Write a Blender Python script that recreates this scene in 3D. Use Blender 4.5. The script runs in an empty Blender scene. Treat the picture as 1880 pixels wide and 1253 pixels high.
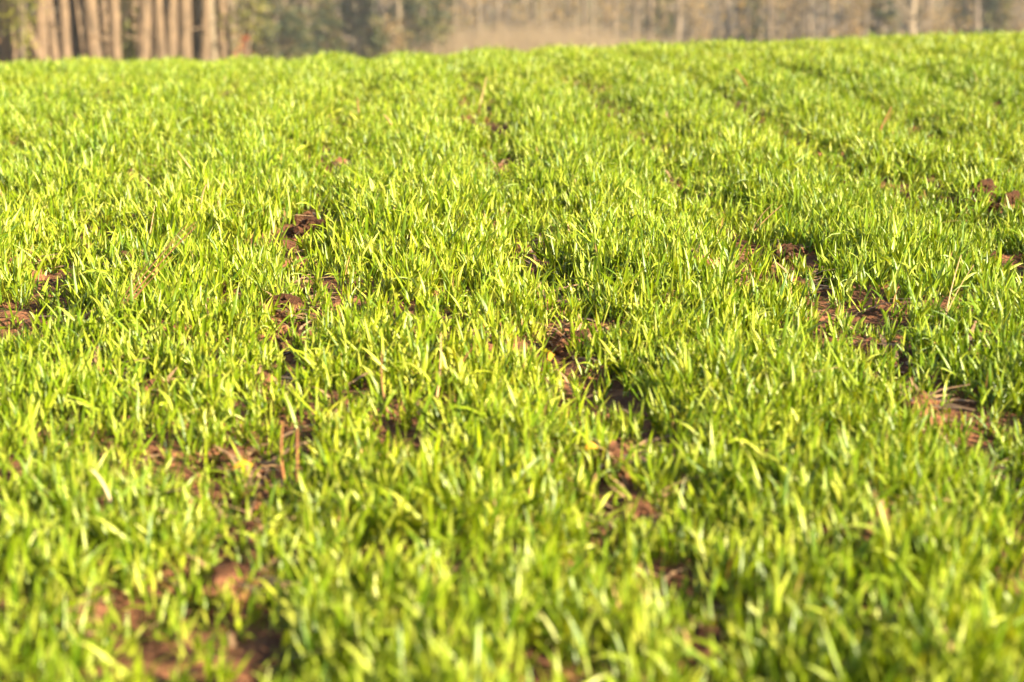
import bpy, bmesh, math, random
import numpy as np
from mathutils import Vector, Matrix, noise as mnoise

rng = np.random.default_rng(11)
random.seed(5)
R = math.radians
scn = bpy.context.scene
C = scn.collection

# ------------------------------------------------------------------ camera
LENS = 65.0
FPX = 1880 * LENS / 36.0              # focal length in photograph pixels
CAM_H = 0.37
PITCH = math.atan(786 / FPX)
YAW = math.atan(199 / FPX)
FOCUS = 1.86
cam_d = bpy.data.cameras.new('camera')
cam = bpy.data.objects.new('camera', cam_d)
C.objects.link(cam)
cam_d.lens = LENS
cam_d.sensor_width = 36.0
cam_d.clip_start = 0.02
cam_d.clip_end = 3000
cam.location = (0, 0, CAM_H)
cam.rotation_euler = (math.pi / 2 - PITCH, 0, -YAW)
cam_d.dof.use_dof = True
cam_d.dof.focus_distance = FOCUS
cam_d.dof.aperture_fstop = 8.0
scn.camera = cam

# ------------------------------------------------------------------ light
SUN_EL, SUN_AZ = R(25), R(-38)        # sun to the right and a little behind the camera
to_sun = Vector((math.cos(SUN_EL) * math.cos(SUN_AZ), math.cos(SUN_EL) * math.sin(SUN_AZ), math.sin(SUN_EL)))
w = bpy.data.worlds.new('World')
scn.world = w
w.use_nodes = True
nt = w.node_tree
nt.nodes.clear()
sky = nt.nodes.new('ShaderNodeTexSky')
sky.sky_type = 'NISHITA'
sky.sun_disc = False
sky.sun_elevation = SUN_EL
sky.sun_rotation = math.pi / 2 - SUN_AZ
bg = nt.nodes.new('ShaderNodeBackground')
bg.inputs['Strength'].default_value = 0.05
wo = nt.nodes.new('ShaderNodeOutputWorld')
nt.links.new(sky.outputs[0], bg.inputs[0])
nt.links.new(bg.outputs[0], wo.inputs[0])
sd = bpy.data.lights.new('sun', 'SUN')
sd.energy = 5.0
sd.angle = R(0.53)
sd.color = (1.0, 0.87, 0.63)
sun = bpy.data.objects.new('sun', sd)
C.objects.link(sun)
sun.rotation_euler = (-to_sun).to_track_quat('-Z', 'Y').to_euler()
scn.view_settings.view_transform = 'Standard'
scn.view_settings.look = 'None'
scn.view_settings.exposure = 2.34
scn.view_settings.gamma = 1.0
scn.view_settings.use_curve_mapping = False
scn.cycles.max_bounces = 6
scn.cycles.diffuse_bounces = 2
scn.cycles.transmission_bounces = 6
scn.cycles.volume_bounces = 1
scn.cycles.use_denoising = True

# ------------------------------------------------------------------ helpers
def hash2(ix, iy, seed):
    h = (ix.astype(np.int64) * 374761393 + iy.astype(np.int64) * 668265263 + seed * 2147483647) & 0xFFFFFFFF
    h = ((h ^ (h >> 13)) * 1274126177) & 0xFFFFFFFF
    h = h ^ (h >> 16)
    return (h & 0xFFFF) / 65535.0

def vnoise(x, y, seed=0):
    x = np.asarray(x, float); y = np.asarray(y, float)
    ix = np.floor(x); iy = np.floor(y)
    fx = x - ix; fy = y - iy
    fx = fx * fx * (3 - 2 * fx); fy = fy * fy * (3 - 2 * fy)
    a = hash2(ix, iy, seed); b = hash2(ix + 1, iy, seed)
    c = hash2(ix, iy + 1, seed); d = hash2(ix + 1, iy + 1, seed)
    return (a * (1 - fx) + b * fx) * (1 - fy) + (c * (1 - fx) + d * fx) * fy

def fbm(x, y, oct=4, seed=0):
    s = 0; amp = 0.5; tot = 0
    for k in range(oct):
        s = s + amp * vnoise(x * 2 ** k, y * 2 ** k, seed + k); tot += amp; amp *= 0.5
    return s / tot

KF = LENS / 85.0
# slope of the land along the view: level, over a crest, down into a hollow, up a wooded hillside
CC = 0.0136
_u = np.linspace(0, 700, 14001)
_s = np.minimum(2 * CC * _u, 0.10)
_s = np.where(_u > 44, np.interp(_u, [44, 60, 74, 92, 130, 170, 700], [0.10, 0.02, -0.03, -0.20, -0.20, 0.0, 0.0]), _s)
_z = -np.concatenate([[0], np.cumsum((_s[1:] + _s[:-1]) * 0.5 * (_u[1] - _u[0]))])

def macro(x, y):
    xc = 3 * np.tanh(np.asarray(x, float) / 3)
    y0 = 3.20 + 0.38 * xc + 0.06 * xc * xc
    return np.interp(np.maximum(0, y - y0), _u, _z)

ROW = 0.25
GAP0 = -0.109                           # x of one gap between two drill bands

def ground_z(x, y):
    x = np.asarray(x, float); y = np.asarray(y, float)
    z = macro(x, y)
    fade = np.clip((26 - y) / 10, 0, 1)
    ridge = -np.cos((x - GAP0) / ROW * 2 * np.pi)
    mic = 0.004 * ridge + 0.020 * (fbm(x * 9, y * 6, 3, 3) - 0.5) + 0.022 * (fbm(x * 34, y * 34, 3, 9) - 0.5)
    big = 0.016 * (fbm(x * 0.9, y * 0.9, 2, 21) - 0.5)
    rough = 0.5 * (fbm(x * 0.15, y * 0.15, 3, 31) - 0.5) * np.clip((y - 20) / 20, 0, 1)
    return z + fade * (mic + big) + rough

def gz(x, y):
    return float(ground_z(np.array([x]), np.array([y]))[0])

def px_ray(px, py):
    """direction of a photograph pixel as (dx, dy, dz) for dy = 1"""
    a = (px - 940) / FPX; b = (626.5 - py) / FPX
    cp, sp = math.cos(PITCH), math.sin(PITCH)
    f = cp + b * sp; dz = -sp + b * cp
    cy, sy = math.cos(YAW), math.sin(YAW)
    dx = a * cy + f * sy; dy = -a * sy + f * cy
    return dx / dy, dz / dy

def on_ground(px, py):
    """where the ground is met behind that pixel of the near field"""
    dx, dz = px_ray(px, py)
    lo = 0.3
    ys = np.linspace(0.3, 12, 2400)
    zz = CAM_H + dz * ys - macro(dx * ys, ys)
    k = np.argmax(zz < 0.012)
    y = ys[k] if zz.min() < 0.012 else 6.0
    return dx * y, y

def at_depth(px, D):
    dx, dz = px_ray(px, 80)
    return dx * D

def mesh_obj(name, verts, faces, mat, parent=None, smooth=True, colors=None):
    """verts (n,3) array, faces (m,k) int array or list of such arrays"""
    me = bpy.data.meshes.new(name)
    if not isinstance(faces, list):
        faces = [faces]
    faces = [np.asarray(f, dtype=np.int32) for f in faces if len(f)]
    verts = np.asarray(verts, dtype=np.float32)
    me.vertices.add(len(verts))
    me.vertices.foreach_set('co', verts.ravel())
    loops = np.concatenate([f.ravel() for f in faces])
    tot = np.concatenate([np.full(len(f), f.shape[1], dtype=np.int32) for f in faces])
    st = np.concatenate([[0], np.cumsum(tot)[:-1]]).astype(np.int32)
    me.loops.add(len(loops))
    me.loops.foreach_set('vertex_index', loops)
    me.polygons.add(len(tot))
    me.polygons.foreach_set('loop_start', st)
    me.polygons.foreach_set('loop_total', tot)
    if smooth:
        me.polygons.foreach_set('use_smooth', np.ones(len(tot), dtype=bool))
    me.update(calc_edges=True)
    if colors is not None:
        ca = me.color_attributes.new('tint', 'FLOAT_COLOR', 'POINT')
        c4 = np.ones((len(verts), 4), dtype=np.float32); c4[:, :3] = colors
        ca.data.foreach_set('color', c4.ravel())
    if mat:
        me.materials.append(mat)
    o = bpy.data.objects.new(name, me)
    C.objects.link(o)
    if parent:
        o.parent = parent
    return o

def tag(o, label=None, cat=None, group=None, kind=None):
    if label: o['label'] = label
    if cat: o['category'] = cat
    if group: o['group'] = group
    if kind: o['kind'] = kind
    return o

def empty(name, loc):
    o = bpy.data.objects.new(name, None)
    C.objects.link(o)
    o.location = loc
    o.empty_display_size = 0.1
    return o

class Acc:
    """collects vertices, faces and colours for one mesh"""
    def __init__(s): s.v = []; s.f = {}; s.c = []; s.n = 0
    def add(s, v, f, c=None):
        v = np.asarray(v, float); f = np.asarray(f, int)
        s.v.append(v); s.f.setdefault(f.shape[1], []).append(f + s.n)
        if c is not None:
            c = np.asarray(c, float)
            s.c.append(np.broadcast_to(c, (len(v), 3)))
        s.n += len(v)
    def build(s, name, mat, parent=None, smooth=True):
        return mesh_obj(name, np.concatenate(s.v), [np.concatenate(q) for q in s.f.values()], mat, parent, smooth,
                        np.concatenate(s.c) if s.c else None)

def tube(points, radii, n=8, cap=True):
    P = np.asarray(points, float); r = np.asarray(radii, float)
    T = np.gradient(P, axis=0); T /= np.linalg.norm(T, axis=1)[:, None] + 1e-9
    ref = np.array([0.0, 1.0, 0.02]) if abs(T[0][1]) < 0.8 else np.array([1.0, 0, 0])
    a = np.linspace(0, 2 * np.pi, n, endpoint=False)
    vs = []
    for p, t, q in zip(P, T, r):
        u = np.cross(t, ref); u /= np.linalg.norm(u) + 1e-9
        v = np.cross(t, u)
        vs.append(p + q * (np.cos(a)[:, None] * u + np.sin(a)[:, None] * v))
    V = np.concatenate(vs)
    F = []
    for k in range(len(P) - 1):
        for i in range(n):
            j = (i + 1) % n
            F.append((k * n + i, k * n + j, (k + 1) * n + j, (k + 1) * n + i))
    return V, np.array(F)

# ------------------------------------------------------------------ materials
def new_mat(name):
    m = bpy.data.materials.new(name)
    m.use_nodes = True
    t = m.node_tree
    return m, t, t.nodes['Principled BSDF'], t.nodes['Material Output']

def leaf_mat(name, trans=0.45, tcol=(1.25, 1.25, 0.45), rough=0.42, spec=0.4, fine=False, per_tuft=False):
    m, t, p, out = new_mat(name)
    at = t.nodes.new('ShaderNodeAttribute'); at.attribute_name = 'tint'
    col = at.outputs['Color']
    if fine:
        tc = t.nodes.new('ShaderNodeTexCoord')
        nz = t.nodes.new('ShaderNodeTexNoise'); nz.inputs['Scale'].default_value = 70; nz.inputs['Detail'].default_value = 3
        t.links.new(tc.outputs['Object'], nz.inputs['Vector'])
        mr = t.nodes.new('ShaderNodeMapRange')
        mr.inputs['From Min'].default_value = 0.3; mr.inputs['From Max'].default_value = 0.7
        mr.inputs['To Min'].default_value = 0.78; mr.inputs['To Max'].default_value = 1.22
        t.links.new(nz.outputs['Fac'], mr.inputs['Value'])
        mu = t.nodes.new('ShaderNodeMix'); mu.data_type = 'RGBA'; mu.blend_type = 'MULTIPLY'; mu.inputs['Factor'].default_value = 1
        t.links.new(at.outputs['Color'], mu.inputs['A']); t.links.new(mr.outputs['Result'], mu.inputs['B'])
        col = mu.outputs['Result']
    if per_tuft:
        ha = t.nodes.new('ShaderNodeAttribute'); ha.attribute_type = 'INSTANCER'; ha.attribute_name = 'hue'
        hr = t.nodes.new('ShaderNodeValToRGB')
        hr.color_ramp.elements[0].color = (0.70, 0.82, 0.9, 1); hr.color_ramp.elements[1].color = (1.30, 1.15, 1.0, 1)
        t.links.new(ha.outputs['Fac'], hr.inputs['Fac'])
        hm_ = t.nodes.new('ShaderNodeMix'); hm_.data_type = 'RGBA'; hm_.blend_type = 'MULTIPLY'; hm_.inputs['Factor'].default_value = 1
        t.links.new(col, hm_.inputs['A']); t.links.new(hr.outputs[0], hm_.inputs['B'])
        col = hm_.outputs['Result']
    t.links.new(col, p.inputs['Base Color'])
    p.inputs['Roughness'].default_value = rough
    p.inputs['Specular IOR Level'].default_value = spec
    tr = t.nodes.new('ShaderNodeBsdfTranslucent')
    mx = t.nodes.new('ShaderNodeMix'); mx.data_type = 'RGBA'; mx.blend_type = 'MULTIPLY'; mx.inputs['Factor'].default_value = 1
    mx.inputs['B'].default_value = (*tcol, 1)
    t.links.new(col, mx.inputs['A'])
    t.links.new(mx.outputs['Result'], tr.inputs['Color'])
    ms = t.nodes.new('ShaderNodeMixShader'); ms.inputs['Fac'].default_value = trans
    t.links.new(p.outputs[0], ms.inputs[1]); t.links.new(tr.outputs[0], ms.inputs[2])
    t.links.new(ms.outputs[0], out.inputs['Surface'])
    return m

M_WHEAT = leaf_mat('wheat_leaf', 0.27, (1.6, 1.42, 0.30), 0.42, 0.38, fine=True, per_tuft=True)
M_LEAF = leaf_mat('tree_leaf', 0.35, (1.3, 1.2, 0.6), 0.55, 0.3)
M_DRY = leaf_mat('dry_straw', 0.2, (1.1, 1.0, 0.7), 0.5, 0.35)

def soil_mat(name, attr):
    m, t, p, out = new_mat(name)
    tc = t.nodes.new('ShaderNodeTexCoord')
    n1 = t.nodes.new('ShaderNodeTexNoise'); n1.inputs['Scale'].default_value = 26; n1.inputs['Detail'].default_value = 6
    n2 = t.nodes.new('ShaderNodeTexNoise'); n2.inputs['Scale'].default_value = 150; n2.inputs['Detail'].default_value = 5
    for n in (n1, n2): t.links.new(tc.outputs['Object'], n.inputs['Vector'])
    cr = t.nodes.new('ShaderNodeValToRGB')
    e = cr.color_ramp.elements
    e[0].position = 0.30; e[0].color = (0.058, 0.023, 0.010, 1)
    e[1].position = 0.72; e[1].color = (0.255, 0.110, 0.050, 1)
    t.links.new(n1.outputs['Fac'], cr.inputs['Fac'])
    mu = t.nodes.new('ShaderNodeMix'); mu.data_type = 'RGBA'; mu.blend_type = 'MULTIPLY'; mu.inputs['Factor'].default_value = 1
    mr = t.nodes.new('ShaderNodeMapRange')
    mr.inputs['From Min'].default_value = 0.3; mr.inputs['From Max'].default_value = 0.7
    mr.inputs['To Min'].default_value = 0.7; mr.inputs['To Max'].default_value = 1.25
    t.links.new(n2.outputs['Fac'], mr.inputs['Value'])
    t.links.new(cr.outputs['Color'], mu.inputs['A']); t.links.new(mr.outputs['Result'], mu.inputs['B'])
    col = mu.outputs['Result']
    if attr:
        at = t.nodes.new('ShaderNodeAttribute'); at.attribute_name = 'tint'
        m2 = t.nodes.new('ShaderNodeMix'); m2.data_type = 'RGBA'; m2.blend_type = 'MULTIPLY'; m2.inputs['Factor'].default_value = 1
        # beyond the near soil the tint carries the cover's own colour; divide out the soil hue there
        sep = t.nodes.new('ShaderNodeSeparateColor'); t.links.new(at.outputs['Color'], sep.inputs[0])
        cov = t.nodes.new('ShaderNodeAttribute'); cov.attribute_name = 'cover'
        m3 = t.nodes.new('ShaderNodeMix'); m3.data_type = 'RGBA'
        t.links.new(cov.outputs['Fac'], m3.inputs['Factor'])
        t.links.new(col, m3.inputs['A'])
        t.links.new(at.outputs['Color'], m2.inputs['A']); t.links.new(mr.outputs['Result'], m2.inputs['B'])
        t.links.new(m2.outputs['Result'], m3.inputs['B'])
        col = m3.outputs['Result']
    t.links.new(col, p.inputs['Base Color'])
    p.inputs['Roughness'].default_value = 0.9
    p.inputs['Specular IOR Level'].default_value = 0.2
    bp = t.nodes.new('ShaderNodeBump'); bp.inputs['Strength'].default_value = 1.0; bp.inputs['Distance'].default_value = 0.007
    t.links.new(n2.outputs['Fac'], bp.inputs['Height']); t.links.new(bp.outputs[0], p.inputs['Normal'])
    return m
M_GROUND = soil_mat('ground_soil', True)
M_CLOD = soil_mat('clod_soil', False)

def bark_mat(name, c0, c1, scale=9):
    m, t, p, out = new_mat(name)
    tc = t.nodes.new('ShaderNodeTexCoord')
    mp = t.nodes.new('ShaderNodeMapping'); mp.inputs['Scale'].default_value = (1, 1, 0.22)
    t.links.new(tc.outputs['Object'], mp.inputs['Vector'])
    n1 = t.nodes.new('ShaderNodeTexNoise'); n1.inputs['Scale'].default_value = scale * 2; n1.inputs['Detail'].default_value = 6
    v = t.nodes.new('ShaderNodeTexVoronoi'); v.inputs['Scale'].default_value = scale * 3; v.feature = 'DISTANCE_TO_EDGE'
    for n in (n1, v): t.links.new(mp.outputs[0], n.inputs['Vector'])
    cr = t.nodes.new('ShaderNodeValToRGB')
    cr.color_ramp.elements[0].position = 0.3; cr.color_ramp.elements[0].color = (*c0, 1)
    cr.color_ramp.elements[1].position = 0.7; cr.color_ramp.elements[1].color = (*c1, 1)
    t.links.new(n1.outputs['Fac'], cr.inputs['Fac'])
    t.links.new(cr.outputs[0], p.inputs['Base Color'])
    p.inputs['Roughness'].default_value = 0.9
    bp = t.nodes.new('ShaderNodeBump'); bp.inputs['Strength'].default_value = 0.9; bp.inputs['Distance'].default_value = 0.02
    t.links.new(v.outputs['Distance'], bp.inputs['Height']); t.links.new(bp.outputs[0], p.inputs['Normal'])
    return m
M_PINE = bark_mat('pine_bark', (0.042, 0.027, 0.015), (0.168, 0.107, 0.061))
M_GREYBARK = bark_mat('grey_bark', (0.085, 0.062, 0.042), (0.165, 0.122, 0.082))
M_PALEBARK = bark_mat('pale_bark', (0.11, 0.082, 0.052), (0.185, 0.14, 0.09))

# ------------------------------------------------------------------ ground
def spread_axis(lo, hi, fine_lo, fine_hi, step, grow):
    mid = list(np.arange(fine_lo, fine_hi, step))
    a = []; s = step; v = fine_hi
    while v < hi:
        a.append(v); s = min(s * grow, 12); v += s
    a.append(hi)
    b = []; s = step; v = fine_lo
    while v > lo:
        s = min(s * grow, 12); v -= s; b.append(v)
    return np.array(b[::-1] + mid + a)
gx = spread_axis(-300, 300, -0.9, 1.1, 0.012, 1.06)
gy = spread_axis(-60, 450, 0.7, 3.0, 0.012, 1.045)
GX, GY = np.meshgrid(gx, gy)
GZ = ground_z(GX, GY)
nx, ny = len(gx), len(gy)
I = np.arange(nx * ny).reshape(ny, nx)
F = np.stack([I[:-1, :-1], I[:-1, 1:], I[1:, 1:], I[1:, :-1]], -1).reshape(-1, 4)
cover = np.clip((np.abs(GY - 5) - 7.5) / 6, 0, 1)
cover = np.maximum(cover, np.clip((np.abs(GX) - 6) / 4, 0, 1))
field = np.array([0.12, 0.17, 0.015])
litter = np.array([0.14, 0.075, 0.04])
tan = np.array([0.105, 0.078, 0.036])
mauve = np.array([0.075, 0.056, 0.036])
wood = np.clip((GY - 25 - 8 * np.clip((GX + 4.5) / 1.5, 0, 1) * 4) / 3, 0, 1)[..., None]
hill = np.clip((GY - 62) / 6, 0, 1)[..., None]
nz = fbm(GX * 0.12, GY * 0.05, 3, 77)[..., None]
nz = np.clip((nz - 0.38) / 0.24, 0, 1)
tint = field * (1 - wood) + litter * wood
tint = tint * (1 - hill) + (tan * nz + mauve * (1 - nz)) * hill
ground = mesh_obj('field_ground', np.stack([GX, GY, GZ], -1).reshape(-1, 3), F, M_GROUND, colors=tint.reshape(-1, 3))
ca = ground.data.attributes.new('cover', 'FLOAT', 'POINT')
ca.data.foreach_set('value', cover.ravel().astype(np.float32))
tag(ground, kind='structure')

# ------------------------------------------------------------------ bare patches: pixel x, y, radius in pixels
BARE = [(570, 415, 48), (520, 560, 55), (550, 605, 36), (235, 488, 44), (165, 455, 42), (45, 480, 40), (300, 700, 62),
        (175, 680, 38), (240, 412, 36), (420, 376, 26), (612, 300, 24), (598, 348, 22), (980, 545, 34), (1050, 622, 36),
        (1270, 498, 34), (1440, 458, 34), (1466, 512, 24), (1395, 396, 24), (1570, 440, 40), (1800, 366, 46), (1858, 385, 36),
        (1755, 297, 24), (1600, 240, 26), (1592, 625, 34), (1645, 652, 34), (1690, 738, 34), (1772, 645, 36),
        (480, 865, 44), (460, 945, 50), (425, 1050, 60), (180, 930, 50), (80, 1140, 44), (1290, 1185, 66), (1130, 830, 36),
        (1600, 925, 44), (1800, 850, 36), (435, 822, 36), (1160, 915, 26), (1605, 990, 40), (900, 270, 20), (720, 240, 18),
        (350, 330, 20), (985, 485, 22), (480, 690, 34), (760, 600, 26), (1410, 720, 30), (350, 127, 8), (1350, 150, 8)]
bare = []
for (px, py, r) in BARE:
    x, y = on_ground(px, py)
    sc = (py + 160) / CAM_H
    bare.append((x, y, 0.45 * r / sc, 1.2 * r / sc))
bare = np.array(bare)

def bareness(x, y):
    b = np.zeros_like(x)
    for (bx, by, rx, ry) in bare:
        d = ((x - bx) / rx) ** 2 + ((y - by + 0.4 * ry) / ry) ** 2
        b = np.maximum(b, np.clip(1.6 - d, 0, 1))
    return b

def thinness(x, y):
    q = np.zeros_like(x)
    for (px, py, rx_, ry_, a_) in ((270, 520, 330, 0.42, 0.5), (560, 480, 130, 0.45, 0.45), (1440, 480, 140, 0.35, 0.45), (1650, 690, 180, 0.22, 0.35),
                                   (1000, 600, 120, 0.20, 0.2), (330, 900, 200, 0.16, 0.15), (1800, 370, 120, 0.4, 0.5)):
        cx_, cy_ = on_ground(px, py)
        d_ = ((x - cx_) / (rx_ * CAM_H / (py + 160))) ** 2 + ((y - cy_) / ry_) ** 2
        q = np.maximum(q, a_ * np.clip(1.3 - d_, 0, 1))
    return q * np.clip(fbm(x * 14, y * 9, 2, 61) * 2.2 - 0.3, 0.3, 1.3)

# ------------------------------------------------------------------ young wheat
def in_reach(x, y):
    half = 0.42 + 0.29 * y
    return (np.abs(x - 0.063 * y) < half)

# --- tuft shapes: a few seedlings standing together, every leaf bent and twisted its own way
NVAR = 60
g_deep = np.array([0.058, 0.120, 0.003]); g_mid = np.array([0.192, 0.266, 0.006]); g_pale = np.array([0.400, 0.430, 0.070])

def tuft(k):
    nb = int(rng.integers(10, 17))
    npl = int(rng.integers(2, 5))
    pa = rng.uniform(0, 6.28, npl); pr = 0.013 * np.sqrt(rng.random(npl))
    pi = rng.integers(0, npl, nb)
    base = np.stack([pr[pi] * np.cos(pa[pi]), pr[pi] * np.sin(pa[pi]), rng.uniform(-0.003, 0.012, nb)], -1)
    base[:, :2] += rng.normal(0, 0.002, (nb, 2))
    L = np.clip(rng.gamma(7.5, 0.0208 / 7.5, nb), 0.008, 0.045)
    W = np.clip(rng.normal(0.0028, 0.0006, nb), 0.0014, 0.0044)
    az = rng.uniform(0, 2 * np.pi, nb)
    th0 = np.abs(rng.normal(0, R(22), nb)) + R(2)
    dth = np.abs(rng.normal(0, R(16), nb)) + R(2)
    flop = rng.random(nb) < 0.085
    dth = np.where(flop, rng.uniform(R(60), R(125), nb), dth); th0 = np.where(flop, th0 + R(14), th0); L = np.where(flop, L * 1.25, L)
    roll = rng.normal(0, 0.5, nb); twist = rng.normal(0, 1.0, nb)
    a = rng.random(nb)[:, None] ** 1.15
    c = np.where(a < 0.5, g_deep + (g_mid - g_deep) * a * 2, g_mid + (g_pale - g_mid) * (a - 0.5) ** 1.3 * 2.2)
    dead = rng.random(nb) < 0.005; c[dead] = (0.36, 0.23, 0.10)
    nseg = 5
    t = np.linspace(0, 1, nseg + 1)
    th = th0[:, None] + dth[:, None] * t[None, :] ** 1.4
    ca_, sa_ = np.cos(az)[:, None], np.sin(az)[:, None]
    T = np.stack([np.sin(th) * ca_, np.sin(th) * sa_, np.cos(th)], -1)
    mid = (T[:, 1:] + T[:, :-1]) * 0.5
    P = np.concatenate([np.zeros((nb, 1, 3)), np.cumsum(mid * (L[:, None, None] / nseg), axis=1)], axis=1) + base[:, None, :]
    side = np.stack([-sa_ + 0 * th, ca_ + 0 * th, 0 * th], -1)
    nor = np.cross(side, T)
    ang = roll[:, None] + twist[:, None] * t[None, :]
    S = side * np.cos(ang)[..., None] + nor * np.sin(ang)[..., None]
    Nn = np.cross(T, S)
    prof = (1 - t ** 2.0) * (0.45 + 0.65 * np.minimum(1, t * 2.4)) + 0.02
    wv = W[:, None] * 0.5 * prof[None, :]
    cc = c[:, None, :] * np.ones((1, nseg + 1, 1))
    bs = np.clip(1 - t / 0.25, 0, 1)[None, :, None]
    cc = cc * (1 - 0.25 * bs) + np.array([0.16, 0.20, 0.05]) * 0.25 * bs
    tip = np.clip((t - 0.86) / 0.14, 0, 1)[None, :, None] * (rng.random((nb, 1, 1)) < 0.2)
    cc = cc * (1 - 0.6 * tip) + np.array([0.40, 0.30, 0.10]) * 0.6 * tip
    V = np.stack([P - S * wv[..., None], P + Nn * (wv * 0.30)[..., None], P + S * wv[..., None]], 2)
    idx = np.arange(nb * (nseg + 1) * 3).reshape(nb, nseg + 1, 3)
    F = np.stack([idx[:, :-1, :-1], idx[:, :-1, 1:], idx[:, 1:, 1:], idx[:, 1:, :-1]], -1).reshape(-1, 4)
    return V.reshape(-1, 3), F, np.repeat(cc[:, :, None, :], 3, 2).reshape(-1, 3)

wheat = Acc(); var = []
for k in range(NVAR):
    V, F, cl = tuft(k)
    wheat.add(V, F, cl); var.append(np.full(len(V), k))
n_proto = wheat.n

# --- where the tufts stand: drill bands with gaps between them, thin places, bare places
y1 = 12.0
N0 = 1050000
ty = rng.uniform(0.55, y1, N0); tx = 0.063 * ty + rng.uniform(-1, 1, N0) * (0.42 + 0.29 * y1)
k = in_reach(tx, ty); tx, ty = tx[k], ty[k]
xm = tx + 0.035 * (vnoise(ty * 1.7, np.floor((tx - GAP0) / ROW), 5) - 0.5) + 0.02 * (vnoise(ty * 6, tx * 6, 6) - 0.5)
gd = np.abs(((xm - GAP0) / ROW + 0.5) % 1.0 - 0.5) * ROW                 # distance from the nearest gap line
gw = 0.021 * np.clip(vnoise(ty * 4.5, np.round((tx - GAP0) / ROW) * 3.7, 15) * 2.0 - 0.55, -0.6, 1)   # gaps open and close along the row
band = np.clip((gd - gw) / 0.034, 0.36, 1)
lod = np.interp(ty, [0, 2.4, 3.6, 4.8, 6.0, 6.8, 12], [1.0, 1.0, 0.75, 0.55, 0.42, 0.08, 0.02])
gap = fbm(tx * 6, ty * 4.0, 3, 50)
clump = np.clip((fbm(tx * 24, ty * 17, 2, 140) - 0.33) / 0.20, 0.27, 1)      # plants stand in tufts with dark spaces between
p = np.clip((gap - 0.24) / 0.20, 0.30, 1) * np.where(ty < 6, clump, 0.7) * lod * band * (1 - 0.70 * bareness(tx, ty)) * (1 - thinness(tx, ty))
k = rng.random(len(tx)) < p
tx, ty, gd = tx[k], ty[k], gd[k]
NT = len(tx)
tz = ground_z(tx, ty)
vig = (0.72 + 0.42 * fbm(tx * 3.0, ty * 2.2, 3, 90)) * (0.82 + 0.24 * np.clip(gd / 0.09, 0, 1)) * rng.uniform(0.85, 1.2, NT)
hue = np.clip(0.55 + 0.7 * (fbm(tx * 2.0, ty * 1.4, 3, 120) - 0.5) + rng.normal(0, 0.16, NT), 0, 1)
rot = np.stack([rng.normal(0, 0.10, NT), rng.normal(0.09, 0.10, NT), rng.uniform(0, 6.283, NT)], -1)
wheat.v.append(np.stack([tx, ty, tz], -1)); wheat.c.append(np.zeros((NT, 3))); wheat.n += NT
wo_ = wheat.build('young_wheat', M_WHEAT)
def put_attr(o, name, typ, key, proto, pts):
    at = o.data.attributes.new(name, typ, 'POINT')
    at.data.foreach_set(key, np.concatenate([proto, pts]).ravel())
put_attr(wo_, 'variant', 'INT', 'value', np.concatenate(var).astype(np.int32), np.full(NT, -1, np.int32))
put_attr(wo_, 'pick', 'INT', 'value', np.zeros(n_proto, np.int32), rng.integers(0, NVAR, NT).astype(np.int32))
put_attr(wo_, 'grow', 'FLOAT', 'value', np.zeros(n_proto, np.float32), vig.astype(np.float32))
put_attr(wo_, 'hue', 'FLOAT', 'value', np.zeros(n_proto, np.float32), hue.astype(np.float32))
put_attr(wo_, 'turn', 'FLOAT_VECTOR', 'vector', np.zeros((n_proto, 3), np.float32), rot.astype(np.float32))

g = bpy.data.node_groups.new('wheat_scatter', 'GeometryNodeTree')
g.interface.new_socket('Geometry', in_out='INPUT', socket_type='NodeSocketGeometry')
g.interface.new_socket('Geometry', in_out='OUTPUT', socket_type='NodeSocketGeometry')
N = g.nodes.new
gi, go = N('NodeGroupInput'), N('NodeGroupOutput')
def named(name, typ):
    q = N('GeometryNodeInputNamedAttribute'); q.data_type = typ; q.inputs['Name'].default_value = name
    return q.outputs['Attribute']
cmp_ = N('FunctionNodeCompare'); cmp_.data_type = 'INT'; cmp_.operation = 'GREATER_EQUAL'
g.links.new(named('variant', 'INT'), cmp_.inputs[2]); cmp_.inputs[3].default_value = 0
sep = N('GeometryNodeSeparateGeometry'); sep.domain = 'POINT'
g.links.new(gi.outputs[0], sep.inputs['Geometry']); g.links.new(cmp_.outputs[0], sep.inputs['Selection'])
spl = N('GeometryNodeSplitToInstances'); spl.domain = 'POINT'
g.links.new(sep.outputs['Selection'], spl.inputs['Geometry']); g.links.new(named('variant', 'INT'), spl.inputs['Group ID'])
iop = N('GeometryNodeInstanceOnPoints')
g.links.new(sep.outputs['Inverted'], iop.inputs['Points'])
g.links.new(spl.outputs[0], iop.inputs['Instance'])
iop.inputs['Pick Instance'].default_value = True
g.links.new(named('pick', 'INT'), iop.inputs['Instance Index'])
g.links.new(named('turn', 'FLOAT_VECTOR'), iop.inputs['Rotation'])
g.links.new(named('grow', 'FLOAT'), iop.inputs['Scale'])
g.links.new(iop.outputs[0], go.inputs[0])
md = wo_.modifiers.new('scatter', 'NODES'); md.node_group = g
tag(wo_, 'short bright green young wheat growing in drill rows across the field', 'wheat', kind='stuff')

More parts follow.
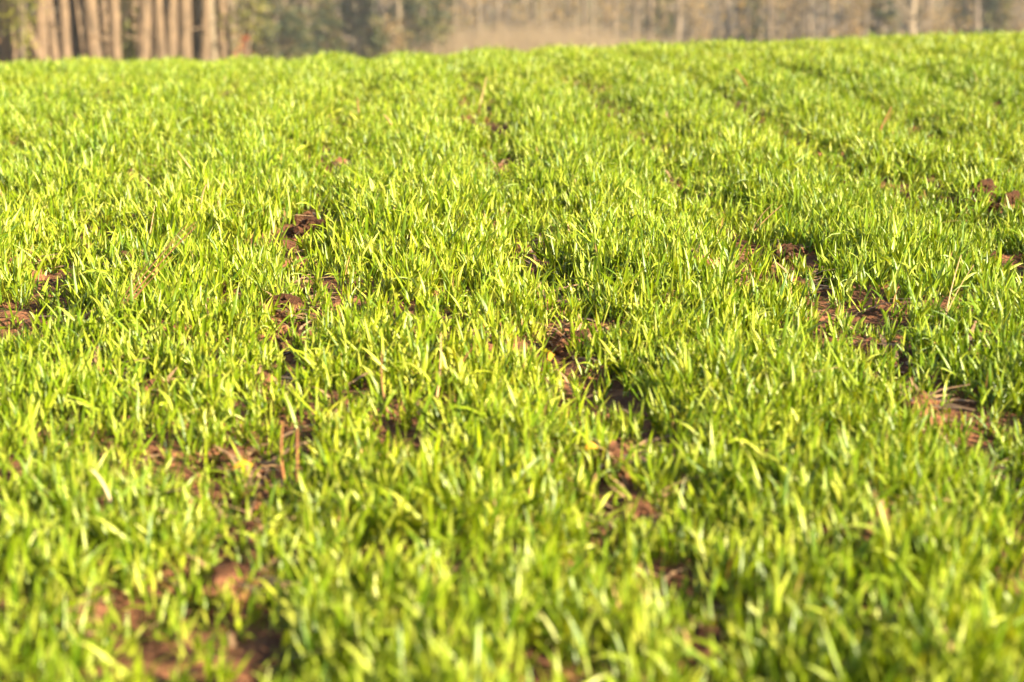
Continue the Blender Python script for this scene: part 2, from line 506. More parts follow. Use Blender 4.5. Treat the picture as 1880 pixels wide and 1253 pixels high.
# ------------------------------------------------------------------ soil clods
def clod_mesh(seed, flat):
    bm = bmesh.new()
    bmesh.ops.create_icosphere(bm, subdivisions=4, radius=1)
    off = Vector((seed * 7.3, seed * 3.1, seed * 1.7))
    for v in bm.verts:
        p = v.co.copy()
        cell = mnoise.voronoi(p * 1.5 + off)[0]
        r = 0.66 + 0.42 * cell[0] + 0.22 * mnoise.noise(p * 1.6 + off) + 0.20 * (mnoise.voronoi(p * 4.5 + off)[0][1] - 0.35) + 0.14 * mnoise.noise(p * 7 + off) + 0.16 * mnoise.noise(p * 15 + off)
        v.co = Vector((p.x * r * 1.1, p.y * r * 0.95, p.z * r * flat))
    me = bpy.data.meshes.new('soil_clod')
    bm.to_mesh(me); bm.free()
    for p in me.polygons: p.use_smooth = False
    me.materials.append(M_CLOD)
    return me
clod_meshes = [clod_mesh(s, f) for s, f in ((1, 0.72), (2, 0.85), (3, 0.62), (4, 0.78), (5, 0.9), (6, 0.68))]
# pixel x, y of the middle, width in pixels, label
CLODS = [
    (575, 418, 56, 'big pinkish brown soil clod in the bare gap left of centre'),
    (545, 398, 30, 'smaller clod on the far left of the big pinkish one'),
    (524, 560, 52, 'dark brown soil clod in the gap beyond the pale rounded clod'),
    (554, 604, 44, 'pale rounded soil clod below the dark one left of centre'),
    (238, 488, 44, 'angular brown clod at the far end of the dead brown stalks'),
    (168, 456, 40, 'dark clod left of the angular one by the dead stalks'),
    (45, 478, 40, 'dark soil clod near the left edge of the field'),
    (242, 412, 34, 'light soil clod standing alone above the left bare patch'),
    (418, 376, 30, 'small clod shaded on its left between upright straws'),
    (600, 348, 24, 'small pale clod sitting among wheat below the far left gap'),
    (612, 300, 28, 'pale pink clod farthest along the left gap'),
    (318, 708, 56, 'low broad soil clod in the lower left bare patch'),
    (238, 715, 40, 'crumbly soil clod left of the low broad clod'),
    (478, 690, 34, 'small brown clod at the right of the lower left bare patch'),
    (985, 548, 34, 'dark wet clod in the narrow gap at the centre'),
    (1062, 622, 46, 'reddish clod just below right of the centre gap'),
    (1272, 500, 38, 'red brown soil clod right of the centre'),
    (1440, 462, 42, 'pinkish clod below the thin bent twig'),
    (1466, 512, 28, 'small round clod below right of the pinkish clod'),
    (1400, 394, 26, 'small dark clod beside the thin bent twig'),
    (1570, 445, 34, 'dark clod in the shaded hollow on the right'),
    (1805, 364, 58, 'broad red clod lying open near the right edge'),
    (1856, 378, 46, 'red clod touching the right edge of the picture'),
    (1755, 297, 28, 'dark clod alone in the far field on the right'),
    (1600, 622, 34, 'brown clod in the gap right of centre, near the leaning straw'),
    (1650, 655, 34, 'clod at the lower end of the right hand gap'),
    (1692, 736, 38, 'pale clod in the lower right of the field'),
    (480, 868, 44, 'blurred brown clod above the yellow leaf'),
    (425, 1056, 62, 'large blurred clod in the near gap on the left'),
    (184, 925, 44, 'blurred brown clod beside the pale straw at lower left'),
    (84, 1142, 46, 'red blurred clod in the bottom left corner'),
    (1290, 1180, 84, 'largest clod, blurred and red, in the near bottom right gap'),
    (1135, 832, 38, 'blurred pinkish clod in the gap below centre'),
    (1604, 930, 34, 'small blurred clod in the near right gap'),
    (1802, 850, 36, 'brown blurred clod near the right edge'),
    (352, 127, 18, 'lone orange brown clod far off in front of the pine trunks'),
]
for i, (px, py, wpx, lab) in enumerate(CLODS):
    x, y = on_ground(px, py)
    sc = (py + 160) / CAM_H
    r = 0.5 * wpx / sc
    o = bpy.data.objects.new('soil_clod', clod_meshes[i % 6])
    C.objects.link(o)
    o.location = (x, y, gz(x, y) + r * 0.55)
    o.scale = (r, r * 1.05, r * 1.05)
    o.rotation_euler = (random.uniform(-.3, .3), random.uniform(-.3, .3), random.uniform(0, 6.28))
    tag(o, lab, 'soil clod', 'clods of red brown soil between the rows')

# crumbs: a loose scatter too small to pick apart
bm = bmesh.new(); bmesh.ops.create_icosphere(bm, subdivisions=1, radius=1)
ico_v = np.array([v.co for v in bm.verts]); ico_f = np.array([[v.index for v in f.verts] for f in bm.faces]); bm.free()
crumbs = Acc()
n = 9000
cx = rng.uniform(-2.2, 2.6, n); cy = rng.uniform(0.6, 6.0, n)
wgt = 0.20 + 0.8 * bareness(cx, cy)
k = (rng.random(n) < wgt) & in_reach(cx, cy)
cx, cy = cx[k], cy[k]
b_pick = rng.integers(0, len(bare), 11000)
ex = bare[b_pick, 0] + rng.normal(0, 0.7, 11000) * bare[b_pick, 2]; ey = bare[b_pick, 1] + rng.normal(-0.3, 0.5, 11000) * bare[b_pick, 3]
cx = np.concatenate([cx, ex]); cy = np.concatenate([cy, ey])
cz = ground_z(cx, cy)
rad = np.clip(rng.gamma(1.8, 0.0018, len(cx)), 0.0011, 0.012)
jit = rng.uniform(0.65, 1.3, (len(cx), len(ico_v), 1))
V = np.stack([cx, cy, cz + rad * 0.4], -1)[:, None, :] + ico_v[None] * jit * rad[:, None, None] * np.array([1.1, 1, 0.8])
Fc = (ico_f[None] + (np.arange(len(cx)) * len(ico_v))[:, None, None]).reshape(-1, 3)
crumbs.add(V.reshape(-1, 3), Fc)
co_ = crumbs.build('soil_crumbs', M_CLOD, smooth=False)
tag(co_, 'small loose crumbs of red brown soil between the wheat rows', 'soil crumbs', kind='stuff')

# ------------------------------------------------------------------ straw litter and single stalks
lit = Acc()
n = 4200
pick = rng.integers(0, len(bare), n)
sx = np.where(rng.random(n) < 0.55, bare[pick, 0] + rng.normal(0, 0.8, n) * bare[pick, 2], rng.uniform(-1.6, 2.0, n))
sy = np.where(sx == sx, np.where(rng.random(n) < 0.55, bare[pick, 1] + rng.normal(-0.2, 0.5, n) * bare[pick, 3], rng.uniform(0.7, 6.5, n)), 0)
sz = ground_z(sx, sy)
for i in range(n):
    ln = random.uniform(0.012, 0.055); a_ = random.uniform(0, 6.28); el = random.uniform(-0.1, 0.35)
    dv = np.array([math.cos(a_) * math.cos(el), math.sin(a_) * math.cos(el), math.sin(el)]) * ln
    sidev = np.array([-math.sin(a_), math.cos(a_), 0.25]) * random.uniform(0.0006, 0.0020)
    p0 = np.array([sx[i], sy[i], sz[i] + 0.004]); p1 = p0 + dv * 0.5 + np.array([0, 0, ln * 0.08]); p2 = p0 + dv
    col = np.array([0.36, 0.22, 0.11]) * random.uniform(0.45, 1.15)
    lit.add([p0 - sidev, p0 + sidev, p1 + sidev, p1 - sidev, p2 + sidev * .5, p2 - sidev * .5], [(0, 1, 2, 3), (3, 2, 4, 5)], col)
lo_ = lit.build('straw_litter', M_DRY)
tag(lo_, 'short bits of dry straw and dead roots lying on the soil', 'straw litter', kind='stuff')

def stalk(px0, py0, px1, py1, wmm, col, label, bend=0.0, forks=0, lift=None, name='dry_stalk', cat='dry stalk'):
    """a dead stalk rooted at the first pixel's ground spot, its tip in the direction of the second"""
    x, y = on_ground(px0, py0 + 8)
    sc = (py0 + 160) / CAM_H
    dx = 0.85 * (px1 - px0) / sc; dz = 0.78 * (py0 - py1) / sc
    z0 = gz(x, y) + (0.03 if lift is None else lift)
    acc = Acc()
    p0 = np.array([x, y, z0 - 0.02]); p2 = np.array([x + dx, y + random.uniform(-.02, .05), z0 + dz])
    for f in range(forks + 1):
        q2 = p2 + (np.array([rng.normal(0, 0.012), rng.normal(0, 0.02), rng.normal(0, 0.010)]) if f else 0) - (p2 - p0) * (rng.uniform(0.1, 0.55) if f else 0)
        t = np.linspace(0, 1, 9)[:, None]
        mid = (p0 + q2) / 2 + np.array([0, 0, bend * np.linalg.norm(q2 - p0)]) + rng.normal(0, 0.003, 3)
        P = (1 - t) ** 2 * p0 + 2 * t * (1 - t) * mid + t ** 2 * q2
        r = wmm * 0.0005 * (1 - 0.6 * t[:, 0]) * (1 if f == 0 else 0.6)
        V, Fq = tube(P, r, 6)
        acc.add(V, Fq, np.array(col) * random.uniform(0.85, 1.15))
    o = acc.build(name, M_DRY)
    tag(o, label, cat, 'dead stalks and straws standing in the wheat')
    return o
STRAW = (0.44, 0.28, 0.12); BROWN = (0.26, 0.125, 0.05); PALE = (0.48, 0.37, 0.21); RUST = (0.30, 0.13, 0.05)
stalk(210, 588, 388, 432, 1.9, BROWN, 'bundle of thin brown dead stems leaning right over the left wheat', 0.05, 6, name='dead_stem_bundle')
stalk(375, 330, 322, 288, 3.0, STRAW, 'pale straw leaning left in the blurred wheat at upper left', -0.04)
stalk(303, 372, 324, 348, 2.2, STRAW, 'short bent straw above the left bare patch', 0.1)
stalk(272, 440, 284, 400, 1.8, STRAW, 'thin upright straw beside the left bare patch', 0.0)
stalk(372, 418, 384, 372, 3.0, STRAW, 'broad dry straw standing left of the big pinkish clod', 0.0)
stalk(398, 388, 410, 364, 2.6, STRAW, 'hooked straw bending over the small shaded clod', 0.25, 0)
stalk(802, 745, 814, 690, 2.2, STRAW, 'upright tan straw below the centre', 0.0)
stalk(830, 718, 876, 690, 1.8, RUST, 'thin rusty straw slanting right of the upright tan one', 0.03)
stalk(526, 868, 521, 780, 2.4, RUST, 'tall thin brown stalk standing in the lower left gap', 0.0)
stalk(880, 178, 897, 140, 3.0, STRAW, 'blurred straw sticking up in the far middle of the field', 0.0)
stalk(1606, 238, 1640, 190, 4.0, RUST, 'blurred rusty stalk leaning right in the far right field', 0.0, 1)
stalk(1378, 424, 1450, 402, 1.6, BROWN, 'thin bent brown twig on the right', 0.10, 1, name='bent_twig', cat='twig')
stalk(1734, 592, 1784, 512, 1.8, STRAW, 'thin straw leaning right near the right edge', 0.02, 1)
stalk(208, 952, 164, 905, 3.0, PALE, 'blurred pale straw leaning left at lower left', 0.0)
stalk(548, 900, 540, 838, 2.4, RUST, 'short brown stalk to the right of the tall thin one', 0.0)
stalk(735, 245, 700, 224, 5.0, STRAW, 'blurred straw lying low in the far field left of centre', 0.05)
stalk(660, 215, 657, 188, 3.5, RUST, 'small blurred rusty stalk in the far field left of centre', 0.0)
stalk(1380, 160, 1352, 130, 3.5, RUST, 'blurred brown stalk in the far field right of centre', 0.0)
stalk(1096, 82, 1089, 62, 7.0, PALE, 'pale blurred stalk on the crest of the field', 0.0)
stalk(712, 770, 702, 690, 2.0, BROWN, 'thin dark stalk left of the upright tan straw', 0.0)

def yellow_leaf(px, py, lpx, wpx, label, ang, up):
    x, y = on_ground(px, py)
    sc = (py + 160) / CAM_H
    Ln, Wn = lpx / sc, wpx / sc
    t = np.linspace(0, 1, 10)
    s = np.linspace(-1, 1, 5)
    V = []
    z0 = gz(x, y) + up
    for a_ in t:
        for b_ in s:
            wv = Wn * math.sin(math.pi * min(1, 0.12 + 0.88 * a_)) ** 0.7 * 0.5
            V.append(((a_ - .5) * Ln, b_ * wv, 0.25 * Ln * math.sin(a_ * 3.0) + 0.35 * wv * b_ * b_))
    V = np.array(V)
    c, s_ = math.cos(ang), math.sin(ang)
    V2 = np.stack([x + V[:, 0] * c - V[:, 1] * s_, y + V[:, 0] * s_ + V[:, 1] * c, z0 + V[:, 2] + V[:, 1] * 0.6], -1)
    I = np.arange(50).reshape(10, 5)
    Fq = np.stack([I[:-1, :-1], I[:-1, 1:], I[1:, 1:], I[1:, :-1]], -1).reshape(-1, 4)
    acc = Acc(); acc.add(V2, Fq, (0.55, 0.29, 0.015))
    o = acc.build('yellow_leaf', M_DRY)
    m = o.modifiers.new('thickness', 'SOLIDIFY'); m.thickness = 0.0004
    tag(o, label, 'leaf', 'fallen yellow leaves')
yellow_leaf(448, 908, 36, 9, 'fallen yellow leaf lying in the lower left gap', 0.3, 0.035)
yellow_leaf(1012, 745, 30, 9, 'small yellow leaf curled upright below the centre', 1.2, 0.055)
yellow_leaf(1085, 870, 24, 12, 'tiny yellow leaf fragment in the gap below centre', 0.1, 0.03)

# ------------------------------------------------------------------ foliage helpers
def leaf_cloud(n, centers, spread, size, cols, flat=0.7, elong=1.0):
    """n leaf quads round random clump centres"""
    cid = rng.integers(0, len(centers), n)
    P = centers[cid] + rng.normal(0, 1, (n, 3)) * spread * np.array([1, 1, flat])
    u = rng.normal(0, 1, (n, 3)); u /= np.linalg.norm(u, axis=1)[:, None]
    v = np.cross(u, rng.normal(0, 1, (n, 3))); v /= np.linalg.norm(v, axis=1)[:, None]
    sz = size * rng.uniform(0.6, 1.4, n)[:, None]
    V = np.stack([P - u * sz * elong, P + v * sz * 0.5, P + u * sz * elong, P - v * sz * 0.5], 1)
    Fq = np.arange(n * 4).reshape(n, 4)
    cl = np.array(cols)[rng.integers(0, len(cols), len(centers))][cid] * rng.uniform(0.75, 1.25, (n, 1))
    return V.reshape(-1, 3), Fq, np.repeat(cl, 4, 0)

PINE_G = [(0.040, 0.075, 0.022), (0.055, 0.095, 0.028), (0.075, 0.105, 0.028)]
GOLD = [(0.26, 0.16, 0.04), (0.21, 0.125, 0.04), (0.17, 0.12, 0.05)]
OLIVE = [(0.10, 0.12, 0.035), (0.14, 0.15, 0.04), (0.07, 0.09, 0.03)]

def trunk_points(h, bend, lean):
    t = np.linspace(0, 1, 14)
    ph = random.uniform(0, 6.28)
    return np.stack([lean * h * t + bend * np.sin(t * 11 + ph) * np.minimum(1, t * 6), bend * np.cos(t * 9 + ph) * np.minimum(1, t * 6), h * t], -1)

# shared pine crowns
def pine_crown_mesh(h, seed):
    cs = []
    for k in range(46):
        z = h * random.uniform(0.52, 1.0)
        rr = 1.9 * (1.12 - (z / h)) / 0.6 + 0.25
        a_ = random.uniform(0, 6.28); q = rr * math.sqrt(random.random())
        cs.append((q * math.cos(a_), q * math.sin(a_), z))
    V, Fq, cl = leaf_cloud(1500, np.array(cs), 0.34, 0.16, PINE_G, 0.55, 1.2)
    o = mesh_obj('crown', V, Fq, M_LEAF, None, False, cl)
    me = o.data
    bpy.data.objects.remove(o)
    return me
crown_meshes = [pine_crown_mesh(11, s) for s in range(4)]

def pine(px, D, wpx, lean_px, label, mat=None, bend=0.05, h=11.0, name='pine_tree', limbs=4, group='pines at the left edge of the field'):
    x = at_depth(px, D); y = D
    root = empty(name, (x, y, gz(x, y) - 0.05))
    r = 0.56 * wpx / FPX * D
    lean = lean_px / 100.0
    P = trunk_points(h, bend, lean)
    zz = CAM_H + px_ray(px, 50)[1] * D - root.location.z          # height at which the photograph sees this trunk
    root.location.x -= float(np.interp(zz, P[:, 2], P[:, 0]))
    t = np.linspace(0, 1, 14)
    rad = r * (1.0 + 0.5 * np.exp(-t * 30)) * (1 - 0.8 * t)
    V, Fq = tube(P, rad, 12)
    V = V + 0.05 * r * rng.normal(0, 1, V.shape) * np.array([1, 1, 0])
    tr = mesh_obj('trunk', V, Fq, mat or M_PINE, root)
    for k in range(limbs):
        q = random.uniform(0.3, 0.85) if k else random.uniform(0.06, 0.12)
        i = q * 13; i0 = int(i)
        p = P[i0] + (P[i0 + 1] - P[i0]) * (i - i0)
        a_ = random.uniform(0, 6.28); ln = random.uniform(0.8, 1.8) if k else random.uniform(0.3, 0.7)
        e = p + np.array([math.cos(a_) * ln, math.sin(a_) * ln, ln * random.uniform(0.1, 0.5)])
        m_ = (p + e) / 2 + np.array([0, 0, -0.06])
        V, Fq = tube([p, m_, e], [r * 0.22, r * 0.15, r * 0.05], 6)
        mesh_obj('limb', V, Fq, mat or M_PINE, root)
    cr = bpy.data.objects.new('crown', random.choice(crown_meshes))
    C.objects.link(cr); cr.parent = root
    cr.location = (lean * h * 0.8, 0, 0); cr.rotation_euler = (0, 0, random.uniform(0, 6.28)); cr.scale = (1, 1, h / 11)
    return tag(root, label, 'tree', group)

FRONT = [
    (8, 31.5, 12, 0, 'pine trunk cut by the left edge of the picture'),
    (21, 31, 17, -2, 'second pine trunk from the left edge, next to the leaning one'),
    (50, 30.2, 16, -38, 'pine trunk leaning strongly to the left'),
    (76, 30.8, 22, 0, 'straight pine trunk just right of the strongly leaning one'),
    (95, 32, 16, -3, 'thin pine trunk, fifth from the left edge'),
    (119, 30.5, 19, 0, 'straight pine trunk sixth from the left edge'),
    (140, 31.6, 18, -4, 'dull brown pine trunk, seventh from the left edge'),
    (170, 30, 26, 1, 'thickest and brightest pine trunk of the stand'),
    (211, 31, 20, -1, 'pine trunk just right of the thickest one, dark gap on its right'),
    (242, 33.5, 16, 0, 'dim pine trunk set back in the dark gap of the stand'),
    (266, 30, 23, 9, 'curved pine trunk right of the dark gap'),
    (294, 31.5, 17, 2, 'slim pine trunk just right of the curved one'),
    (315, 30.6, 18, 6, 'pine trunk two to the right of the curved one'),
    (341, 30, 24, 8, 'broad tilting pine trunk, fifth from the right end of the stand'),
    (360, 31.5, 13, 5, 'thin pine trunk tucked right behind its tilting neighbour'),
    (378, 30.8, 18, 2, 'brown pine trunk left of the light slim one near the right end'),
    (390, 30.2, 12, 1, 'light slim pine trunk third from the right end of the stand'),
    (408, 30.8, 19, 1, 'tan pine trunk second from the right end of the stand'),
    (426, 32, 13, 0, 'thin pale trunk at the right end of the pine stand'),
]
for i, (px, D, wp, ln, lab) in enumerate(FRONT):
    D = 29.6 + 0.0047 * px + {140: 0.5, 242: 2.2, 360: 0.6, 426: 0.6}.get(px, 0.0)     # the edge of the stand runs slightly away to the right
    pine(px, D, wp, ln, lab, M_PALEBARK if px in (390, 426) else M_PINE)
for k in range(20):
    pine(random.uniform(-60, 400), random.uniform(34, 50), random.uniform(11, 17), random.uniform(-3, 3),
         'pine trunk deep in the shade behind the front trunks of the stand', group='pines deep in the stand')

def shrub(px, D, wm, hm, cols, label, n=900, name='shrub', stems=7, leaf=0.05, spread=0.16, cat='shrub', group=None, base=0.15):
    x = at_depth(px, D); y = D
    root = empty(name, (x, y, gz(x, y) - 0.03))
    cs = []
    acc = Acc()
    for k in range(stems):
        a_ = random.uniform(0, 6.28); q = math.sqrt(random.random()) * wm * 0.5
        e = np.array([q * math.cos(a_), q * math.sin(a_), hm * random.uniform(0.55, 1.0)])
        m_ = e * np.array([0.35, 0.35, 0.5])
        V, Fq = tube([np.array([random.uniform(-.06, .06), random.uniform(-.06, .06), 0]), m_, e], [0.018 * hm, 0.012 * hm, 0.004 * hm], 5)
        acc.add(V, Fq)
        for j in range(6):
            f = random.uniform(base, 1.0)
            cs.append(e * f + rng.normal(0, 0.12 * wm, 3) * np.array([1, 1, 0.5]))
    tag(acc.build('stems', M_GREYBARK, root), kind='stuff')
    V, Fq, cl = leaf_cloud(n, np.array(cs), spread, leaf, cols, 0.8)
    V[:, 2] = np.maximum(V[:, 2], 0.02)
    mesh_obj('foliage', V, Fq, M_LEAF, root, False, cl)
    return tag(root, label, cat, group)

def conifer(px, D, wm, hm, cols, label, n=4200, cat='tree', group='young evergreens on the far slope'):
    x = at_depth(px, D); y = D
    root = empty('young_conifer', (x, y, gz(x, y) - 0.05))
    V, Fq = tube([(0, 0, 0), (0.03, 0, hm * 0.5), (0, 0, hm)], [0.03 * hm, 0.02 * hm, 0.004], 7)
    mesh_obj('trunk', V, Fq, M_GREYBARK, root)
    cs = []
    for k in range(170):
        f = random.random() ** 1.6
        rr = wm * 0.5 * (1 - f) ** 0.8 + 0.05
        a_ = random.uniform(0, 6.28); q = rr * random.uniform(0.35, 1.0)
        cs.append((q * math.cos(a_), q * math.sin(a_), 0.12 + f * hm * 0.96 - 0.10 * q))
    V, Fq, cl = leaf_cloud(n, np.array(cs), 0.13 * wm / 2, 0.085, cols, 0.5, 1.3)
    V[:, 2] = np.maximum(V[:, 2], 0.02)
    mesh_obj('crown', V, Fq, M_LEAF, root, False, cl)
    return tag(root, label, cat, group)

def bare_tree(px, D, wpx, label, h=8.0, cols=None, mat=None, lean=0.0, group='leafless trees on the far slope'):
    x = at_depth(px, D); y = D
    root = empty('deciduous_tree', (x, y, gz(x, y) - 0.1))
    r = 0.5 * wpx / FPX * D
    P = trunk_points(h, 0.04, lean); t = np.linspace(0, 1, 14)
    V, Fq = tube(P, r * (1 + 0.4 * np.exp(-t * 30)) * (1 - 0.85 * t), 9)
    mesh_obj('trunk', V, Fq, mat or M_GREYBARK, root)
    acc = Acc(); cs = []
    for k in range(22):
        q = random.uniform(0.12, 0.95); i = q * 13; i0 = int(i)
        p = P[i0]; a_ = random.uniform(0, 6.28); ln = random.uniform(0.5, 1.5) * (1.2 - q)
        e = p + np.array([math.cos(a_) * ln, math.sin(a_) * ln, ln * random.uniform(0.5, 1.1)])
        V, Fq = tube([p, (p + e) / 2 + rng.normal(0, .05, 3), e], [r * 0.3 * (1.1 - q), r * 0.2 * (1.1 - q), 0.006], 5)
        acc.add(V, Fq); cs.append(e); cs.append((p + e) / 2)
    tag(acc.build('limbs', mat or M_GREYBARK, root), kind='stuff')
    if cols:
        V, Fq, cl = leaf_cloud(700, np.array(cs), 0.3, 0.06, cols, 0.8)
        mesh_obj('crown', V, Fq, M_LEAF, root, False, cl)
    return tag(root, label, 'tree', group)

# beside the pines
for k in range(13):  # bushes added to darken the trunk gaps; stand's shade put into their near-black leaves
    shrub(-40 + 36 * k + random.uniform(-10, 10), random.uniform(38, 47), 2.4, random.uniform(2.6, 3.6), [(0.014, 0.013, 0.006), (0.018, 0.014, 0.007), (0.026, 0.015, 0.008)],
          'near-black bush added behind the pine trunks to darken the gaps', 900, leaf=0.09, spread=0.3, group='near-black bushes added to darken the pine stand', name='gap_darkening_bush')
shrub(450, 30.5, 0.34, 1.35, [(0.34, 0.07, 0.03), (0.30, 0.10, 0.045), (0.26, 0.06, 0.025)], 'low red orange shrub at the right end of the pine stand', 420, leaf=0.03, spread=0.07)
shrub(445, 31.5, 0.7, 2.8, [(0.17, 0.15, 0.03), (0.12, 0.12, 0.03)], 'tall yellow olive bush at the right end of the pine stand', 520, leaf=0.04, base=0.5, spread=0.13)
shrub(36, 29.4, 0.42, 2.4, [(0.20, 0.19, 0.025), (0.15, 0.16, 0.025)], 'yellow green bush in front of the leaning pine at upper left', 620, leaf=0.035, base=0.62, spread=0.09)
shrub(234, 32.5, 0.35, 2.4, [(0.085, 0.085, 0.014), (0.06, 0.065, 0.012)], 'olive green shrub in the dark gap of the pine stand', 900, leaf=0.05)
shrub(38, 30.5, 0.45, 1.1, [(0.48, 0.24, 0.09), (0.40, 0.17, 0.07)], 'low rust brown bush at the foot of the left pines', 300, leaf=0.03, spread=0.07)

# far slope: evergreens left of the middle, dry grass in the middle, thin wood on the right
BLUEG = [(0.034, 0.046, 0.018), (0.058, 0.068, 0.022), (0.100, 0.094, 0.026), (0.105, 0.080, 0.035)]
for px, D, wm, hm, lab in (
    (505, 66, 2.0, 4.2, 'dark evergreen just right of the pine stand'),
    (560, 74, 2.4, 5.0, 'tall evergreen second from the pine stand, half hidden'),
    (600, 67, 1.5, 2.6, 'low evergreen left of the pale gap on the far slope'),
    (660, 70, 2.2, 4.6, 'evergreen third along the far slope from the pines'),
    (775, 68, 2.6, 4.4, 'broad evergreen beside the tan grass on the far slope'),
    (810, 76, 2.0, 5.2, 'evergreen standing behind the broad one by the tan grass'),
    (478, 62, 1.6, 3.0, 'low olive evergreen behind the red orange shrub'),
    (540, 63, 1.8, 2.4, 'low spreading evergreen in front of the tall ones left of centre'),
    (690, 64, 1.3, 2.2, 'small evergreen left of the pale tan shrub'),
    (748, 74, 1.8, 4.4, 'evergreen behind the pale bare trunk'),
    (1215, 82, 1.6, 4.0, 'evergreen right of the tan grass in the middle distance'),
    (1375, 80, 1.3, 4.0, 'slim evergreen among the bare trees right of centre'),
    (1618, 70, 1.3, 5.0, 'slim dark evergreen left of the pale trunk'),
    (1828, 72, 1.7, 4.2, 'dark bluish evergreen near the upper right corner'),
    (1770, 84, 2.2, 5.0, 'evergreen behind the tan shrub at the upper right')):
    conifer(px, D, wm, hm, BLUEG, lab)
for px, D, wm, hm, lab in (
    (715, 66, 1.1, 2.6, 'pale tan leafless shrub between the evergreens'),
    (1290, 70, 1.4, 2.8, 'tan shrub right of the dry grass'),
    (1460, 72, 2.0, 3.2, 'golden brown shrub right of centre on the far slope'),
    (1555, 70, 1.7, 3.2, 'golden leaved shrub with its top at the picture edge'),
    (1720, 70, 2.0, 2.6, 'tan shrub right of the pale trunk'),
    (1870, 69, 1.4, 2.4, 'orange tan shrub at the right edge of the far slope')):
    shrub(px, D, wm, hm, GOLD + [(0.22, 0.16, 0.09)] * 3, lab, 1100, leaf=0.06, spread=0.2, group='autumn shrubs on the far slope')
TREES = [(470, 80, 7, 'thin bare trunk nearest the pine stand'), (530, 71, 8, 'bare trunk among the left evergreens'),
         (635, 74, 7, 'thin bare trunk between two evergreens'), (735, 70, 10, 'pale bare trunk by the tan leafless shrub'),
         (860, 86, 8, 'bare trunk at the left side of the dry grass'), (960, 92, 9, 'bare trunk behind the middle of the dry grass'),
         (1165, 80, 10, 'grey trunk right of the dry grass'), (1195, 74, 9, 'second grey trunk right of the dry grass'),
         (1245, 73, 12, 'thick grey trunk left of the tan shrub'), (1272, 78, 12, 'bare trunk behind the tan shrub'),
         (1335, 74, 10, 'bare trunk left of the slim evergreen'), (1410, 72, 10, 'bare trunk right of the slim evergreen'),
         (1490, 74, 9, 'bare trunk beside the golden brown shrub'), (1522, 80, 9, 'bare trunk between the two golden shrubs'),
         (1590, 73, 11, 'bare trunk left of the slim dark evergreen'), (1668, 66, 20, 'thick pale trunk at the upper right'),
         (1700, 76, 14, 'grey trunk right of the thick pale trunk'), (1795, 78, 10, 'bare trunk left of the dark bluish evergreen'),
         (1850, 82, 10, 'bare trunk at the upper right corner'),
         (838, 73, 6, 'slender pale sapling at the left end of the dry grass'), (885, 71, 6, 'slender pale sapling second in the dry grass'),
         (912, 75, 7, 'pale sapling third from the left in the dry grass'), (1003, 72, 6, 'slender sapling in the middle of the dry grass'),
         (1040, 76, 8, 'pale sapling right of the middle of the dry grass'), (1092, 72, 7, 'sapling near the right end of the dry grass'),
         (1128, 78, 9, 'greyish sapling at the right end of the dry grass')]
for i, (px, D, wp, lab) in enumerate(TREES):
    bare_tree(px, D, wp, lab, cols=GOLD if i % 3 == 1 else None, mat=M_PALEBARK if px in (735, 1668, 1272, 838, 885, 912, 1003, 1040, 1092) else M_GREYBARK, lean=random.uniform(-.05, .05))

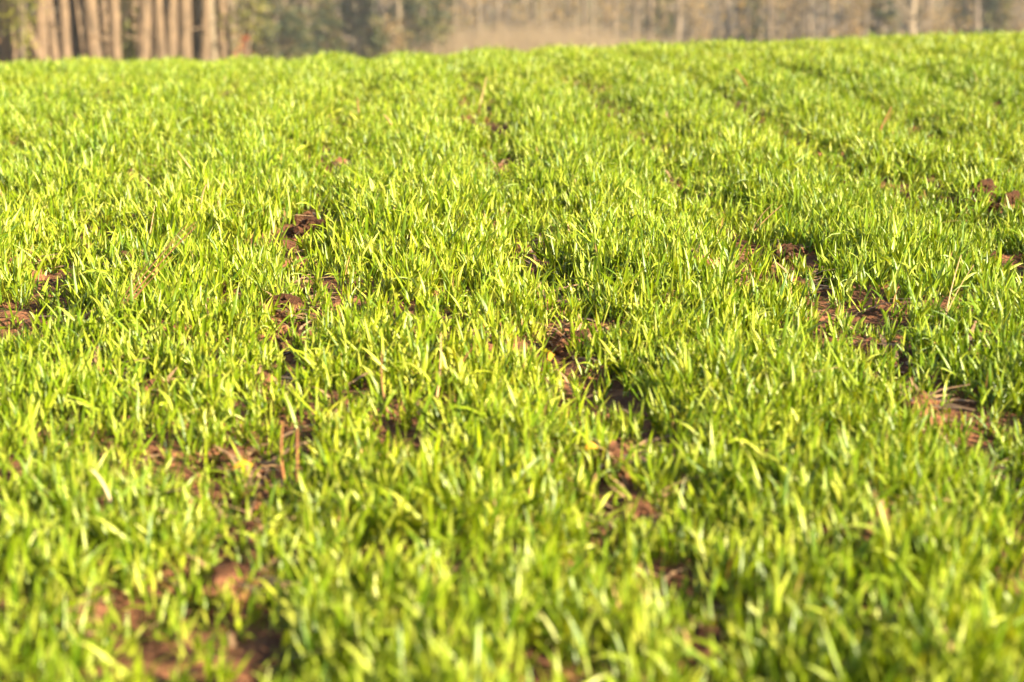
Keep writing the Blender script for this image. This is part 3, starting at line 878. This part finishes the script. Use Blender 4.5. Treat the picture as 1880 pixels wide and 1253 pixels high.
# far wood mass higher on the slope and tall dry grass in the hollow
fw = Acc()
n = 620
fx = rng.uniform(-45, 62, n); fy = np.where(np.arange(n) < 200, rng.uniform(75, 86, n), rng.uniform(84, 150, n)); fz = ground_z(fx, fy)
for i in range(n):
    hh = random.uniform(2.5, 8); rr = random.uniform(0.03, 0.10)
    p = np.array([fx[i], fy[i], fz[i] - 0.1])
    V, Fq = tube([p, p + (random.uniform(-.2, .2), 0, hh * .5), p + (random.uniform(-.5, .5), 0, hh)], [rr, rr * .7, 0.01], 5)
    fw.add(V, Fq, np.array([0.13, 0.096, 0.068]) * random.uniform(0.6, 1.5))
cs = np.stack([fx, fy, fz + rng.uniform(0.2, 4.5, n) * np.where(np.arange(n) < 200, 0.55, 1.0)], -1)
V, Fq, cl = leaf_cloud(26000, cs, 0.8, 0.13, [(0.19, 0.126, 0.058), (0.12, 0.086, 0.050), (0.075, 0.076, 0.028), (0.23, 0.148, 0.050)], 0.9)
fw.add(V, Fq, cl)
o = fw.build('far_woodland', M_LEAF, smooth=False)
tag(o, 'hazy brown autumn woodland covering the far hillside', 'woodland', kind='stuff')

dg = Acc()
n = 15000
gx_ = np.concatenate([rng.normal(at_depth(975, 68), 2.2, n // 2), rng.uniform(at_depth(840, 68), 26, n // 2)])
gy_ = rng.uniform(63, 74, n); gz_ = ground_z(gx_, gy_)
hh = rng.uniform(0.5, 1.5, n) * np.where(np.arange(n) < n // 2, 1.2, 0.55)
lean = rng.normal(0, 0.12, n); wd = rng.uniform(0.008, 0.022, n)
V = np.stack([np.stack([gx_ - wd, gy_, gz_], -1), np.stack([gx_ + wd, gy_ + wd * .5, gz_], -1), np.stack([gx_ + hh * lean, gy_ + rng.normal(0, .1, n), gz_ + hh], -1)], 1)
col = np.array([0.135, 0.093, 0.048]) * rng.uniform(0.5, 1.3, (n, 1))
dg.add(V.reshape(-1, 3), np.arange(n * 3).reshape(n, 3), np.repeat(col, 3, 0))
o = dg.build('dry_grass', M_DRY, smooth=False)
tag(o, 'tall tan dry grass in the hollow beyond the field', 'dry grass', kind='stuff')

# ------------------------------------------------------------------ the hazy air
hv = np.array([(a, b, c) for a in (-310, 310) for b in (-70, 460) for c in (-9.0, 26.0)], float)
hf = np.array([(0, 1, 3, 2), (4, 6, 7, 5), (0, 4, 5, 1), (2, 3, 7, 6), (0, 2, 6, 4), (1, 5, 7, 3)])
hm, t_, p_, out_ = new_mat('haze_air')
t_.nodes.remove(p_)
pv = t_.nodes.new('ShaderNodeVolumePrincipled')
pv.inputs['Color'].default_value = (0.90, 0.93, 1.0, 1)
pv.inputs['Density'].default_value = 0.0006
t_.links.new(pv.outputs[0], out_.inputs['Volume'])
hz = mesh_obj('haze', hv, hf, hm, smooth=False)
tag(hz, 'thin pale haze hanging in the air over the field', 'haze', kind='stuff')
